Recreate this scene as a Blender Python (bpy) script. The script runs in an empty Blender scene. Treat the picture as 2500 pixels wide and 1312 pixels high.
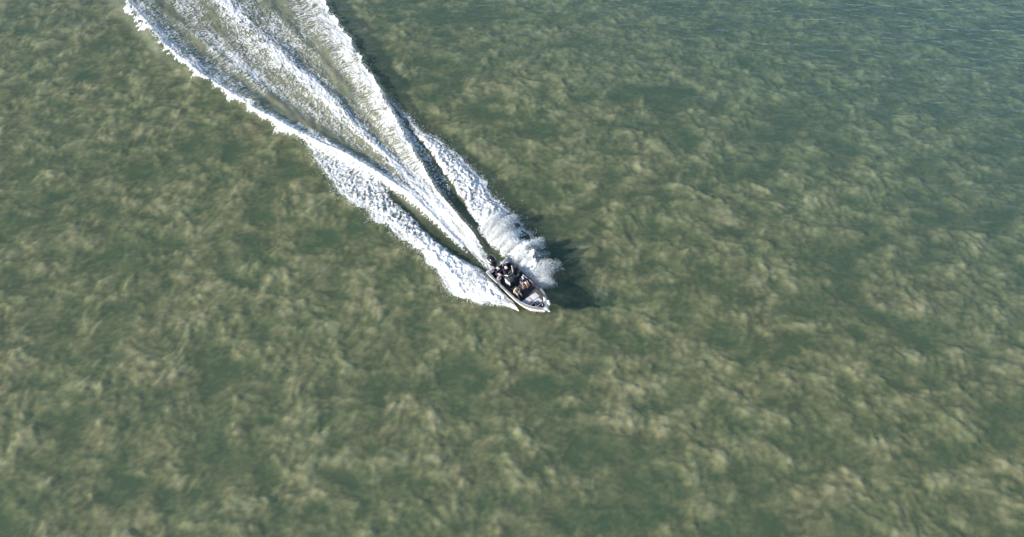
import bpy, bmesh, math, random
import numpy as np
from mathutils import Vector, Matrix, Euler
R = math.radians
random.seed(7)
C = bpy.context.scene
COL = C.collection

# ------------------------------------------------------------------ camera, sky, sun, exposure
cam = bpy.data.cameras.new('camera'); camo = bpy.data.objects.new('camera', cam); COL.objects.link(camo)
camo.location = (1.1166, -43.818, 52.6)            # a drone 53 m above the water
camo.rotation_euler = (R(40), 0, 0)                # looks 50 degrees down
cam.sensor_width = 36; cam.lens = 36 * 1962 / 2500
cam.clip_start = 0.5; cam.clip_end = 3000
C.camera = camo

SUN_EL, SUN_AZ = 22.5, 247.0                       # low sun from the left, a little towards the camera
W = bpy.data.worlds.new('World'); C.world = W; W.use_nodes = True
wn = W.node_tree.nodes; wn.clear()
sky = wn.new('ShaderNodeTexSky'); sky.sky_type = 'NISHITA'; sky.sun_disc = False
sky.sun_elevation = R(SUN_EL); sky.sun_rotation = R(SUN_AZ); sky.air_density = 1.0; sky.dust_density = 0.6; sky.ozone_density = 2.5
bg = wn.new('ShaderNodeBackground'); bg.inputs[1].default_value = 0.14
wo = wn.new('ShaderNodeOutputWorld')
W.node_tree.links.new(sky.outputs[0], bg.inputs[0]); W.node_tree.links.new(bg.outputs[0], wo.inputs[0])
sl = bpy.data.lights.new('sun', 'SUN'); sl.energy = 5.0; sl.angle = R(0.5); sl.color = (1.0, 0.94, 0.84)
so = bpy.data.objects.new('sun', sl); COL.objects.link(so)
sd = Vector((math.sin(R(SUN_AZ)) * math.cos(R(SUN_EL)), math.cos(R(SUN_AZ)) * math.cos(R(SUN_EL)), math.sin(R(SUN_EL))))
so.rotation_euler = sd.to_track_quat('Z', 'Y').to_euler(); so.location = sd * 100
C.view_settings.view_transform = 'Standard'; C.view_settings.look = 'None'
C.view_settings.exposure = 0.48; C.view_settings.gamma = 1.0; C.view_settings.use_curve_mapping = False
C.render.engine = 'CYCLES'
C.cycles.transparent_max_bounces = 16; C.cycles.max_bounces = 6

# ------------------------------------------------------------------ helpers: materials
def newmat(name):
    m = bpy.data.materials.new(name); m.use_nodes = True
    nt = m.node_tree; nt.nodes.clear()
    return m, nt
def N(nt, typ, **kw):
    n = nt.nodes.new(typ)
    ins = kw.pop('ins', {})
    for k, v in kw.items(): setattr(n, k, v)
    for k, v in ins.items():
        if isinstance(v, bpy.types.NodeSocket): nt.links.new(v, n.inputs[k])
        else: n.inputs[k].default_value = v
    return n
def L(nt, a, b): nt.links.new(a, b)
def mathn(nt, op, a, b=None, c=None, clamp=False):
    n = nt.nodes.new('ShaderNodeMath'); n.operation = op; n.use_clamp = clamp
    for i, v in enumerate((a, b, c)):
        if v is None: continue
        if isinstance(v, bpy.types.NodeSocket): nt.links.new(v, n.inputs[i])
        else: n.inputs[i].default_value = v
    return n.outputs[0]
def ramp(nt, fac, stops):
    n = nt.nodes.new('ShaderNodeValToRGB'); nt.links.new(fac, n.inputs[0])
    e = n.color_ramp.elements
    while len(e) < len(stops): e.new(0.5)
    for i, (p, c) in enumerate(stops):
        e[i].position = p; e[i].color = (*c, 1) if len(c) == 3 else c
    return n.outputs[0]
def noise(nt, scale, detail=3, rough=.55, vec=None, dist=0):
    n = nt.nodes.new('ShaderNodeTexNoise'); n.inputs['Scale'].default_value = scale
    n.inputs['Detail'].default_value = detail; n.inputs['Roughness'].default_value = rough
    n.inputs['Distortion'].default_value = dist
    if vec is not None: nt.links.new(vec, n.inputs['Vector'])
    return n.outputs[0]
def objco(nt, scale=(1, 1, 1), rotz=0):
    t = nt.nodes.new('ShaderNodeTexCoord'); m = nt.nodes.new('ShaderNodeMapping')
    m.inputs['Scale'].default_value = scale; m.inputs['Rotation'].default_value = (0, 0, rotz)
    nt.links.new(t.outputs['Object'], m.inputs['Vector']); return m.outputs[0]
_mats = {}
def pm(name, col, rough=.5, metal=0.0, var=.18, nscale=9.0, bump=0.0, coat=0.0):
    """painted / cloth / rubber surface: base colour broken up by noise, roughness too"""
    if name in _mats: return _mats[name]
    m, nt = newmat(name)
    co = objco(nt)
    n1 = noise(nt, nscale, 4, .6, co)
    k0 = tuple(max(0, c * (1 - var)) for c in col); k1 = tuple(min(1, c * (1 + var)) for c in col)
    c = ramp(nt, n1, [(.3, k0), (.7, k1)])
    b = N(nt, 'ShaderNodeBsdfPrincipled', ins={'Base Color': c, 'Metallic': metal})
    r = mathn(nt, 'MULTIPLY_ADD', noise(nt, nscale * 2.3, 2, .5, co), .25, max(0, rough - .12)); L(nt, r, b.inputs['Roughness'])
    if coat: b.inputs['Coat Weight'].default_value = coat
    if bump:
        bp = N(nt, 'ShaderNodeBump', ins={'Height': noise(nt, nscale * 4, 3, .6, co), 'Strength': bump, 'Distance': .01})
        L(nt, bp.outputs[0], b.inputs['Normal'])
    o = N(nt, 'ShaderNodeOutputMaterial'); L(nt, b.outputs[0], o.inputs[0])
    _mats[name] = m
    return m

# ------------------------------------------------------------------ helpers: numpy noise and grids
def _hash(ix, iy, seed):
    h = (ix.astype(np.int64) * 374761393 + iy.astype(np.int64) * 668265263 + seed * 1442695041) & 0xffffffff
    h = ((h ^ (h >> 13)) * 1274126177) & 0xffffffff
    return (h ^ (h >> 16)) & 0xffffffff
def perlin(x, y, seed=0):
    x = np.asarray(x, float); y = np.asarray(y, float)
    ix = np.floor(x); iy = np.floor(y); fx = x - ix; fy = y - iy
    ix = ix.astype(np.int64); iy = iy.astype(np.int64)
    sx = fx * fx * fx * (fx * (fx * 6 - 15) + 10); sy = fy * fy * fy * (fy * (fy * 6 - 15) + 10)
    def gr(ox, oy):
        a = _hash(ix + ox, iy + oy, seed) * (2 * np.pi / 4294967296.0)
        return np.cos(a) * (fx - ox) + np.sin(a) * (fy - oy)
    a = gr(0, 0); b = gr(1, 0); c = gr(0, 1); d = gr(1, 1)
    return ((a + (b - a) * sx) + ((c + (d - c) * sx) - (a + (b - a) * sx)) * sy) * 1.45
def fbm(x, y, octv=4, seed=0, gain=.5):
    s = 0; a = 1; t = 0
    for i in range(octv):
        s = s + a * perlin(x * 2 ** i + i * 17.3, y * 2 ** i - i * 9.1, seed + i * 31); t += a; a *= gain
    return s / t * 1.5
def ridged(x, y, octv=3, seed=0, gain=.55):
    s = 0; a = 1; t = 0
    for i in range(octv):
        s = s + a * (1 - np.abs(perlin(x * 2 ** i + i * 7.7, y * 2 ** i + i * 3.3, seed + i * 13)) * 1.6); t += a; a *= gain
    return s / t
def cells(x, y, seed=0):
    """distance to the nearest scattered point, for bushy clumps"""
    ix = np.floor(x).astype(np.int64); iy = np.floor(y).astype(np.int64); best = np.full(x.shape, 9.0)
    for ox in (-1, 0, 1):
        for oy in (-1, 0, 1):
            h = _hash(ix + ox, iy + oy, seed); h2 = _hash(ix + ox, iy + oy, seed + 99)
            px = ix + ox + h / 4294967296.0; py = iy + oy + h2 / 4294967296.0
            best = np.minimum(best, (x - px) ** 2 + (y - py) ** 2)
    return np.sqrt(best)
def sst(a, b, x):
    t = np.clip((x - a) / (b - a), 0, 1); return t * t * (3 - 2 * t)
def np_mesh(name, co, faces, mat, attrs=None, smooth=True, parent=None):
    me = bpy.data.meshes.new(name)
    n = faces.shape[1]
    me.vertices.add(len(co)); me.vertices.foreach_set('co', co.astype(np.float32).ravel())
    me.loops.add(faces.size); me.loops.foreach_set('vertex_index', faces.astype(np.int32).ravel())
    me.polygons.add(len(faces)); me.polygons.foreach_set('loop_start', np.arange(0, faces.size, n, dtype=np.int32))
    me.polygons.foreach_set('use_smooth', np.full(len(faces), smooth))
    for k, v in (attrs or {}).items():
        at = me.attributes.new(k, 'FLOAT', 'POINT'); at.data.foreach_set('value', v.astype(np.float32).ravel())
    me.update(calc_edges=True); me.validate()
    if mat: me.materials.append(mat)
    o = bpy.data.objects.new(name, me); COL.objects.link(o)
    if parent: o.parent = parent
    return o
def grid_faces(nx, ny):
    i = np.arange(nx * ny).reshape(ny, nx)
    return np.stack([i[:-1, :-1], i[:-1, 1:], i[1:, 1:], i[1:, :-1]], -1).reshape(-1, 4)
def stretch(a, b, lo, hi, step):
    """fine between lo and hi, growing steps out to a and b"""
    mid = list(np.arange(lo, hi + step * .5, step)); s = step; x = lo; left = []
    while x > a: s *= 1.13; x -= s; left.append(x)
    s = step; x = mid[-1]; right = []
    while x < b: s *= 1.13; x += s; right.append(x)
    return np.array(left[::-1] + mid + right)

# ------------------------------------------------------------------ shape of the wake (u runs back along it, v across, metres)
AX = np.array([-0.57538, 0.81789]); NX = np.array([0.81789, 0.57538])
def tab(s):
    q = [tuple(map(float, p.split(':'))) for p in s.split(',')]
    return np.array([p[0] for p in q]), np.array([p[1] for p in q])
T_LC = tab('-9:-.6,1.3:-.8,4.2:-.9,8.6:-1.2,12.2:-1.6,16.1:-2.5,19.7:-3.6,22.5:-4.8,25.6:-6,31:-7.9,39.9:-10.4,47.1:-11.6,55:-12.0,60.6:-12.3,75:-14.5')
T_LO = tab('-5:-.3,-4.3:-.5,-3.8:-1.3,-2.7:-2.6,-1.4:-3.8,-.1:-4.6,1.4:-4.3,4.1:-4.4,6.5:-4.6,9.2:-5.1,11.5:-5.7,13.2:-5.6,14.5:-6.6,17.8:-6.4,21.1:-6.5,23.4:-6.2,25.3:-6.3,27:-7,30.4:-8.2,34.3:-9.2,37.8:-10,40.2:-10.6,43.1:-11.4,47.1:-12.1,50.4:-12.0,55.9:-12.6,60.6:-12.7,75:-15.5')
T_LI = tab('-5:-.3,-3:-1.0,.5:-1.1,2.1:-1.6,4.4:-2.3,7.1:-2.7,10.4:-2.8,12.6:-2.9,14.5:-2.3,17:-2.7,20:-3.7,75:-17')
T_RC = tab('-9:.2,1.3:.1,4.6:.5,7.1:.5,10:.6,13.1:.9,18:1.8,22.8:2.7,26.7:3.4,32:4.4,37.8:5.4,44.3:6.2,46.7:6.6,75:11')
T_RI = tab('-5:.6,-3:1.1,1.1:1.3,2.8:1.15,5:1.4,7.4:1.7,10.2:2.1,13.2:2.6,15.9:2.9,18.4:3.1,21.5:3.5,24:3.6,27.1:3.8,75:11.2')
T_RO = tab('-5:.4,-3.9:1.0,-3:2.0,-2.2:3.0,-1.2:3.6,.1:4.1,3.1:4.8,5.2:4.7,7.5:4.7,9.2:5,11.4:5.1,14.8:4.9,16.7:4.7,18.7:4.2,21:4.1,23.9:3.9,26.7:3.8,28:3.8,32:4.7,37.8:5.7,44.3:6.5,46.7:6.9,75:11.3')
T_CE = tab('-9:-.2,.8:-.4,4:-.2,13.6:-.7,25.4:-1.1,37.9:-2.0,47.1:-2.8,75:-4.5')
ip = lambda T, u: np.interp(u, *T)
def wake(x, y):
    u = x * AX[0] + y * AX[1]; v = x * NX[0] + y * NX[1]
    return u, v
def swell(x, y):
    return .030 * perlin(x / 6.1 + .2 * y, y / 4.3, 5) + .018 * perlin(x / 2.3, y / 1.7, 6)
def bump1(x, w): return np.exp(-(x / w) ** 2)
def asym(d, wl, wr): return np.exp(-(d / np.where(d < 0, wl, wr)) ** 2)
def hull_mask(x, y):
    """1 where the boat's bottom presses the water down"""
    xb = x * .5934 - y * .8049; yb = x * .8049 + y * .5934
    return sst(-.25, .05, xb) * (1 - sst(3.6, 4.8, xb)) * (1 - sst(.92, 1.08, np.abs(yb)))
def wobble(u, side):
    """the breaking crests wander in and out as they age"""
    return (.20 * fbm(u / 2.6, side, 2, 41) * sst(6, 18, u) + (.34 * fbm(u / 1.5, side + 5, 2, 42) + .14 * fbm(u / .45, side, 2, 44)) * sst(20, 34, u))
def wake_height(x, y):
    u, v = wake(x, y)
    wl_, wr_ = wobble(u, 1.3), wobble(u, 7.7)
    lc, lo, li, rc, ri, ro, ce = (ip(T, u) for T in (T_LC, T_LO, T_LI, T_RC, T_RI, T_RO, T_CE))
    A = sst(-1, 6, u)
    dl = v - lc + wl_; dr = v - rc + wr_
    fade = 1 - .35 * sst(35, 70, u)
    hl = .50 * sst(.5, 14, u) * fade * asym(dl, .35 + .012 * u, .75 + .02 * u)
    hr = .62 * sst(-.5, 7, u) * (1 - .45 * sst(28, 50, u)) * asym(dr, .7 + .035 * u, .26 + .004 * u)
    hc = (.32 * sst(3, 15, u)) * bump1(v - ce, .5 + .02 * u)
    h = hl + hr + hc
    for sgn, t, k in ((-1, -1.2 - .09 * u, .11), (1, .9 + .06 * u, .10)):       # low secondary ridges inside the wash
        h = h + k * sst(10, 24, u) * bump1(v - ce - sgn * np.abs(t), .45)
    inside = sst(-.2, .2, v - lc) * sst(-.2, .2, rc - v)
    h = h - .16 * A * inside * (1 - .4 * sst(20, 50, u))
    h = h + inside * A * (.06 * fbm(u / 1.6, v / .6, 3, 43) + .05 * sst(12, 25, u) * 2.2 * fbm(u / 7, (v - lc) / np.maximum(rc - lc, .5) * 6, 2, 45))
    # thrown foam bands either side of the boat: humpy
    sb = sst(-5, -3.2, u) * (1 - sst(11, 24, u)) * sst(0, .9, v - lo) * sst(-.1, .7, li + .15 - v)
    h = h + sb * (.30 - .010 * u + .13 * fbm(x / .8, y / .8, 4, 51) + .11 * fbm(x / .36, y / .36, 3, 52))
    pb = sst(-4.5, -2.5, u) * (1 - sst(15, 27, u)) * sst(0, .9, ro - v) * sst(-.1, .6, v - ri)
    h = h + pb * (.26 + .13 * fbm(x / .8, y / .8, 4, 53) + .12 * fbm(x / .36, y / .36, 3, 54))
    # spray mound at the port bow and quarter, and the steeper sheet on the starboard side
    h = h + 1.25 * np.exp(-((u + .6) / 1.9) ** 2) * sst(1.3, 3.0, v) * (1 - sst(2.8, 4.1, v - .9 * fbm(u / .62, v / 3.5, 2, 59) - .30 * np.cos((u - .25) * 2.25))) * (1 + .35 * fbm(x / .6, y / .6, 4, 57))
    h = h + .42 * np.exp(-((u + 2.2) / 1.9) ** 2) * sst(1.0, 1.5, -v) * (1 - sst(1.7, 3.6, -v)) * (1 + .5 * fbm(x / .6, y / .6, 3, 58))
    # outer swell thrown off the old wake
    h = h + .22 * sst(30, 45, u) * bump1(v - lo + .3, .9)
    hull = hull_mask(x, y)
    h = h * (1 - hull) - .45 * hull
    return h
def foam_density(x, y):
    u, v = wake(x, y)
    lc, lo, li, rc, ri, ro, ce = (ip(T, u) for T in (T_LC, T_LO, T_LI, T_RC, T_RI, T_RO, T_CE))
    big = fbm(u / 2.4, v / 2.4, 3, 61); sm = fbm(x / .7, y / .7, 3, 62)
    edge = .42 * big + .26 * sm
    wl_, wr_ = wobble(u, 1.3), wobble(u, 7.7)
    lo = lo - edge * (1 - .35 * sst(26, 34, u)); ro = ro + edge * (.9 - .6 * sst(24, 30, u)) + (1.0 * fbm(u / .62, v / 3.5, 2, 59) - .45 + .30 * np.cos((u - .25) * 2.25) + .6 * fbm(u / .22, v / 1.2, 2, 92)) * (1 - sst(3.5, 6.5, u)) + .35 * fbm(u / .9, v / 3, 2, 60) * sst(3, 7, u)
    li2 = li + (.35 * big + .2 * sm); ri2 = ri + (.3 * big + .2 * sm)
    dl = v - lc + wl_; dr = rc - v - wr_
    D = np.zeros_like(u)
    # starboard band
    sb = sst(0, .14, v - lo) * np.where(u < 15, sst(0, .25, li2 - v), sst(-.2, .2, lc - v + .1)) * sst(-5.2, -4.2, u)
    dens = 1.0 - .20 * sst(3, 9, u) - .06 * sst(14, 24, u) + .10 * fbm(x / 1.6, y / 1.6, 2, 64)
    dens = dens - .30 * sst(6, 12, u) * sst(1.3, .1, li - v) * (u < 15)
    dens = np.where(v - lo < .3, np.maximum(dens, .86), dens)
    D = np.maximum(D, sb * dens)
    # port band
    pb = sst(0, .14, ro - v) * sst(0, .25, v - ri2) * sst(-5.0, -3.9, u) * (1 - sst(24, 29, u))
    D = np.maximum(D, pb * (.95 - (.25 - .7 * fbm(u / .45, v / 2.2, 3, 91)) * (1 - sst(2.5, 5, u)) * sst(2.0, 3.8, v) - .12 * sst(1, 8, u) - .12 * sst(16, 24, u) + .10 * fbm(x / 1.4, y / 1.4, 2, 65)))
    # foam lying in the hollow beside the port crest
    ho = sst(-.05, .15, v - rc) * sst(-.05, .3, ri2 - v)
    D = np.maximum(D, ho * (.34 * sst(7, 12, u) + .38 * sst(14, 19, u)) * (1 - sst(27, 31, u)))
    # crests: starboard one narrow and solid, port one wide and combed
    wv = np.clip(.75 + .9 * fbm(u / 2.2, v * 0 + 3, 3, 68), .25, 1.5); wv = 1 + (wv - 1) * sst(14, 26, u)
    cl = asym(dl, (.28 + .020 * np.clip(u, 0, 26)) * wv * (1 - .35 * sst(26, 36, u)), (.26 + .004 * u) * wv) * sst(2.0, 6, u) * (1 - .5 * sst(38, 46, u))
    D = np.maximum(D, np.clip(cl * 1.5, 0, 1))
    # the old starboard arm, far back, is a broad torn band
    D = np.maximum(D, sst(29, 40, u) * sst(-.3, .1, v - lo + .5 * sm + .6 * big) * np.exp(-(np.clip(v - lo - .2, 0, 99) / 2.3) ** 2) * (.80 + .5 * big))
    ins = sst(-.05, .1, dl) * sst(-.05, .1, dr)
    w01 = (v - lc) / np.maximum(rc - lc, .5)
    wr = .8 + .040 * u
    cr = np.exp(-(np.clip(dr, 0, 99) / wr) ** 1.5) * sst(3, 9, u)
    base = .66 + .18 * sst(.5, 4, u) - .26 * sst(6, 14, u) - .20 * sst(14, 28, u)
    rid = asym(v - ce, .30 + .016 * u, .40 + .018 * u) * sst(6, 12, u)
    base = base + .03 + .40 * rid
    base = base - .34 * bump1(dl - (.80 + .030 * u), .40 + .02 * u) * sst(9, 18, u)
    base = base - .18 * bump1(dr - wr * 1.7, .4 + .02 * u) * sst(14, 24, u)
    base = base + .24 * bump1(dl - (2.2 + .05 * u), .7 + .01 * u) * sst(20, 32, u)
    base = base + .42 * fbm(u / 9.0, w01 * 7, 3, 63) * sst(5, 12, u) + .20 * fbm(x / 1.5, y / 1.5, 3, 67) * sst(10, 20, u)
    base = base + .34 * bump1(dl - .5, .40) * sst(18, 26, u)
    base = np.clip(base, .04, 1)
    base = np.maximum(base, base * .5 + cr * (.62 + .18 * sst(20, 30, u) + .25 * fbm(u / 1.8, v / 1.8, 2, 69)))
    D = np.maximum(D, ins * base * sst(-1.2, -.4, u))
    # rooster tail straight behind the engine
    D = np.maximum(D, ins * sst(-.9, .2, u) * (1 - sst(3, 9, u)) * (.66 + .30 * np.cos((v - ce) * 9 + 1.5 * perlin(u / 1.5, v, 3))))
    # lace beyond the outer edge of the starboard band
    D = np.clip(D, 0, 1)
    return D * (1 - sst(.3, .8, hull_mask(x, y)))
def lace(x, y):
    """streaky and lacy pattern of holes, 0..1"""
    u, v = wake(x, y)
    wx = x + .35 * fbm(x / 1.5, y / 1.5, 2, 71); wy = y + .35 * fbm(x / 1.5, y / 1.5, 2, 72)
    def comb(dx, dy, la, lb, seed):
        a = wx * dx + wy * dy; b = -wx * dy + wy * dx
        return ridged(a / la, b / lb, 3, seed)
    fine = ridged(wx / .46, wy / .46, 3, 73) * .6 + .4 * (.5 + .5 * fbm(wx / .2, wy / .2, 2, 74))
    right = comb(.96, .28, 1.5, .27, 75); left = comb(.72, .69, 1.2, .28, 76); mid = comb(AX[0], AX[1], 1.3, .30, 77)
    core = comb(AX[0], AX[1], 4.0, .22, 78)
    rc, lc, ce = ip(T_RC, u), ip(T_LC, u), ip(T_CE, u)
    wR = sst(.2, .7, (v - ce) / np.maximum(rc - ce, .3)) * (1 - sst(-.3, .1, v - rc)) * sst(6, 16, u)
    wL = sst(.2, .6, (ce - v) / np.maximum(ce - lc, .3)) * sst(.15, .6, v - lc + wobble(u, 1.3)) * sst(6, 16, u)
    wM = np.clip(bump1(v - ce, .5 + .03 * u) * .5, 0, .8) * sst(4, 9, u)
    wC = (1 - sst(5, 12, u)) * (v > lc) * (v < rc) * .85
    n = fine
    n = n * (1 - wR * .7) + right * wR * .7
    n = n * (1 - wL * .6) + left * wL * .6
    n = n * (1 - wM) + mid * wM
    n = n * (1 - wC) + core * wC
    n = n * .78 + .22 * (.5 + .5 * fbm(x / .17, y / .17, 2, 79))
    return n

# ------------------------------------------------------------------ seabed and seaweed
def seabed_mat():
    m, nt = newmat('sandy_mud')
    c = ramp(nt, noise(nt, .8, 5, .6, objco(nt)), [(.3, (.10, .13, .075)), (.7, (.17, .19, .12))])
    b = N(nt, 'ShaderNodeBsdfDiffuse', ins={'Color': c}); o = N(nt, 'ShaderNodeOutputMaterial'); L(nt, b.outputs[0], o.inputs[0])
    return m
def weed_mat():
    m, nt = newmat('seaweed')
    co = objco(nt)
    at = N(nt, 'ShaderNodeAttribute', attribute_name='weed').outputs['Fac']
    sp = N(nt, 'ShaderNodeAttribute', attribute_name='kind').outputs['Fac']
    n1 = N(nt, 'ShaderNodeAttribute', attribute_name='blot').outputs['Fac']; n2 = noise(nt, 6.0, 4, .65, co, .3)
    f = mathn(nt, 'ADD', mathn(nt, 'MULTIPLY', at, .85), mathn(nt, 'ADD', mathn(nt, 'MULTIPLY_ADD', n1, .80, -.30), mathn(nt, 'MULTIPLY_ADD', n2, .20, -.10)), clamp=True)
    green = ramp(nt, f, [(.05, (.09, .13, .070)), (.5, (.30, .265, .135)), (.95, (.56, .49, .28))])
    khaki = ramp(nt, f, [(.05, (.12, .115, .065)), (.5, (.42, .33, .185)), (.95, (.74, .57, .37))])
    mx = N(nt, 'ShaderNodeMix', data_type='RGBA', ins={0: sp, 6: green, 7: khaki})
    bp = N(nt, 'ShaderNodeBump', ins={'Height': noise(nt, 5, 3, .6, co, .3), 'Strength': .35, 'Distance': .05})
    b = N(nt, 'ShaderNodeBsdfDiffuse', ins={'Color': mx.outputs[2], 'Normal': bp.outputs[0]})
    o = N(nt, 'ShaderNodeOutputMaterial'); L(nt, b.outputs[0], o.inputs[0])
    return m
def domes(x, y, seed, w=.42):
    """soft overlapping domes round scattered points"""
    ix = np.floor(x).astype(np.int64); iy = np.floor(y).astype(np.int64); t = np.zeros(x.shape)
    for ox in (-1, 0, 1):
        for oy in (-1, 0, 1):
            h = _hash(ix + ox, iy + oy, seed) / 4294967296.0; h2 = _hash(ix + ox, iy + oy, seed + 99) / 4294967296.0
            h3 = _hash(ix + ox, iy + oy, seed + 55) / 4294967296.0
            t = t + h3 ** 1.5 * 1.5 * np.exp(-((x - ix - ox - h) ** 2 + (y - iy - oy - h2) ** 2) / (w * (.5 + .5 * h3)) ** 2)
    return 1 - np.exp(-t * 1.3)
def weed_field(x, y):
    wx = x + .7 * fbm(x / 5, y / 5, 2, 11) + .07 * fbm(x / .5, y / .5, 2, 8); wy = y + .7 * fbm(x / 5, y / 5, 2, 12) + .07 * fbm(x / .5, y / .5, 2, 9)
    patch = fbm(wx / 12, wy / 9, 3, 13) * .65 + .85 * fbm(wx / 4.0, wy / 3.0, 4, 14)
    m = sst(-.90, .55, patch * 1.25 + .14)
    s = .46 * domes(wx / 1.6, wy / 1.4, 15, .56) + .36 * domes(wx / .80 + 3, wy / .72, 16, .48) + .20 * domes(wx / .40 + 5, wy / .38, 18, .5) + .10 * fbm(wx / 2.0, wy / 1.6, 3, 17)
    w = m * (.12 + 1.05 * np.clip(s, -.1, 1.1))
    return np.clip(w, 0, 1.2), m
gx = stretch(-260, 260, -66, 68, .135)
ys = [-27.0]
while ys[-1] < 48: ys.append(ys[-1] + .10 + .10 * (ys[-1] + 27) / 75)
s_ = .2; yy = ys[-1]; up = []
while yy < 260: s_ *= 1.15; yy += s_; up.append(yy)
s_ = .1; yy = -27; dn = []
while yy > -160: s_ *= 1.15; yy -= s_; dn.append(yy)
gy = np.array(dn[::-1] + ys + up)
X, Y = np.meshgrid(gx, gy)
wd, wm = weed_field(X, Y)
deep = 1.6 * sst(4, 80, .62 * X + .78 * Y)                        # the bay deepens towards the far right
Z = np.minimum(-.74 + .15 * fbm(X / 18, Y / 18, 2, 19) + .42 * wd - deep, -.14)
kind = np.clip(.49 - .20 * deep + .9 * fbm(X / 6, Y / 4.2, 3, 21) + .75 * fbm(X / 1.5, Y / 1.1, 3, 22) + .35 * (wd - .4), 0, 1) * sst(.05, .5, wm)
blot = np.clip(.5 + .55 * fbm(X / 2.0 + 3, Y / 1.5, 5, 24, .6) + .25 * fbm(X / .45, Y / .38, 2, 25), 0, 1)
weed = np_mesh('seaweed_bed', np.stack([X, Y, Z], -1).reshape(-1, 3), grid_faces(len(gx), len(gy)), weed_mat(), {'weed': wd, 'kind': kind, 'blot': blot})
weed['kind'] = 'stuff'; weed['label'] = 'khaki and olive seaweed clumps covering the shallow bottom under the green water'
v4 = np.array([[-300, -200, -2.6], [300, -200, -2.6], [300, 300, -2.6], [-300, 300, -2.6]], float)
sb_ = np_mesh('seabed', v4, np.array([[0, 1, 2, 3]]), seabed_mat(), smooth=False); sb_['kind'] = 'structure'
sb_['label'] = 'pale muddy bottom of the shallow bay beneath the seaweed'

# ------------------------------------------------------------------ water
def water_mat():
    m, nt = newmat('shallow_green_water')
    ae = N(nt, 'ShaderNodeAttribute', attribute_name='aeration').outputs['Fac']
    t = N(nt, 'ShaderNodeTexCoord').outputs['Object']
    # ripples: fine relief only
    m1 = N(nt, 'ShaderNodeMapping', ins={'Vector': t, 'Rotation': (0, 0, R(38)), 'Scale': (.6, 1.5, 1)}).outputs[0]
    m2 = N(nt, 'ShaderNodeMapping', ins={'Vector': t, 'Rotation': (0, 0, R(22)), 'Scale': (.6, 1.1, 1)}).outputs[0]
    r1 = noise(nt, 1.0, 3, .45, m1, .6); r2 = noise(nt, .42, 2, .5, m2, .5)
    sx = N(nt, 'ShaderNodeSeparateXYZ', ins={0: t})
    wind = mathn(nt, 'ADD', mathn(nt, 'MULTIPLY', sx.outputs[0], .010), mathn(nt, 'MULTIPLY', sx.outputs[1], .012))      # the breeze freshens away to the right; also places the painted sky sheen
    gust = ramp(nt, mathn(nt, 'ADD', wind, mathn(nt, 'MULTIPLY_ADD', noise(nt, .09, 4, .65, t), 1.0, -.36)), [(.12, (.26,) * 3), (.85, (1.0,) * 3)])
    hgt = mathn(nt, 'MULTIPLY', mathn(nt, 'ADD', r1, mathn(nt, 'MULTIPLY', r2, 1.2)), gust)
    bp = N(nt, 'ShaderNodeBump', ins={'Height': hgt, 'Strength': 1.0, 'Distance': .19})
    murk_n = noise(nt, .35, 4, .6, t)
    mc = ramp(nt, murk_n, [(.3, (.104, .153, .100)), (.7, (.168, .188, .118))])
    far_sheen = ramp(nt, wind, [(.15, (0, 0, 0)), (.95, (1, 1, 1))])
    mc = N(nt, 'ShaderNodeMix', data_type='RGBA', ins={0: mathn(nt, 'MULTIPLY', far_sheen, .9), 6: mc, 7: (.155, .245, .235, 1)}).outputs[2]  # far right: sky reflection and haze painted in as paler, bluer murk
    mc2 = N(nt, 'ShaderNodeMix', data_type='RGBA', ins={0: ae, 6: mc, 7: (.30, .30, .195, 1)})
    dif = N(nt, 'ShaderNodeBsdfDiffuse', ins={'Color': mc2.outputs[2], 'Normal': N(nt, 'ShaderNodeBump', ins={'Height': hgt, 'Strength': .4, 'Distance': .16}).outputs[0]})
    tr = N(nt, 'ShaderNodeBsdfTransparent', ins={'Color': (.94, .99, .96, 1)})
    fac = mathn(nt, 'MULTIPLY_ADD', ae, .58, .35, clamp=True)
    body = N(nt, 'ShaderNodeMixShader', ins={0: fac, 1: tr.outputs[0], 2: dif.outputs[0]})
    gl = N(nt, 'ShaderNodeBsdfGlossy', ins={'Color': (1, 1, 1, 1), 'Roughness': .22, 'Normal': bp.outputs[0]})
    geo = N(nt, 'ShaderNodeNewGeometry')
    dt = N(nt, 'ShaderNodeVectorMath', operation='DOT_PRODUCT', ins={0: bp.outputs[0], 1: geo.outputs['Incoming']}).outputs['Value']
    fr = mathn(nt, 'MULTIPLY_ADD', mathn(nt, 'POWER', mathn(nt, 'SUBTRACT', 1.0, mathn(nt, 'ABSOLUTE', dt), clamp=True), 5.0), .98, .02, clamp=True)
    mx = N(nt, 'ShaderNodeMixShader', ins={0: fr, 1: body.outputs[0], 2: gl.outputs[0]})
    va = N(nt, 'ShaderNodeVolumeAbsorption', ins={'Color': (.64, .80, .68, 1), 'Density': .30})
    o = N(nt, 'ShaderNodeOutputMaterial'); L(nt, mx.outputs[0], o.inputs[0]); L(nt, va.outputs[0], o.inputs[1])
    return m
wxs = stretch(-280, 280, -46, 12, .14); wys = stretch(-180, 280, -9, 46, .14)
X, Y = np.meshgrid(wxs, wys)
farf = np.exp(-(np.maximum(np.abs(X + 10) - 60, 0) + np.maximum(np.abs(Y - 15) - 60, 0)) / 20)
Zw = wake_height(X, Y) + swell(X, Y) * farf
U, V = wake(X, Y)
D = foam_density(X, Y)
aer = np.clip(sst(-.3, .5, V - ip(T_LC, U)) * sst(-.2, .4, ip(T_RC, U) - V) * (.75 - .25 * sst(20, 60, U)) * sst(-.5, 2, U), 0, 1)
aer = np.maximum(aer, D * .7)
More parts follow.
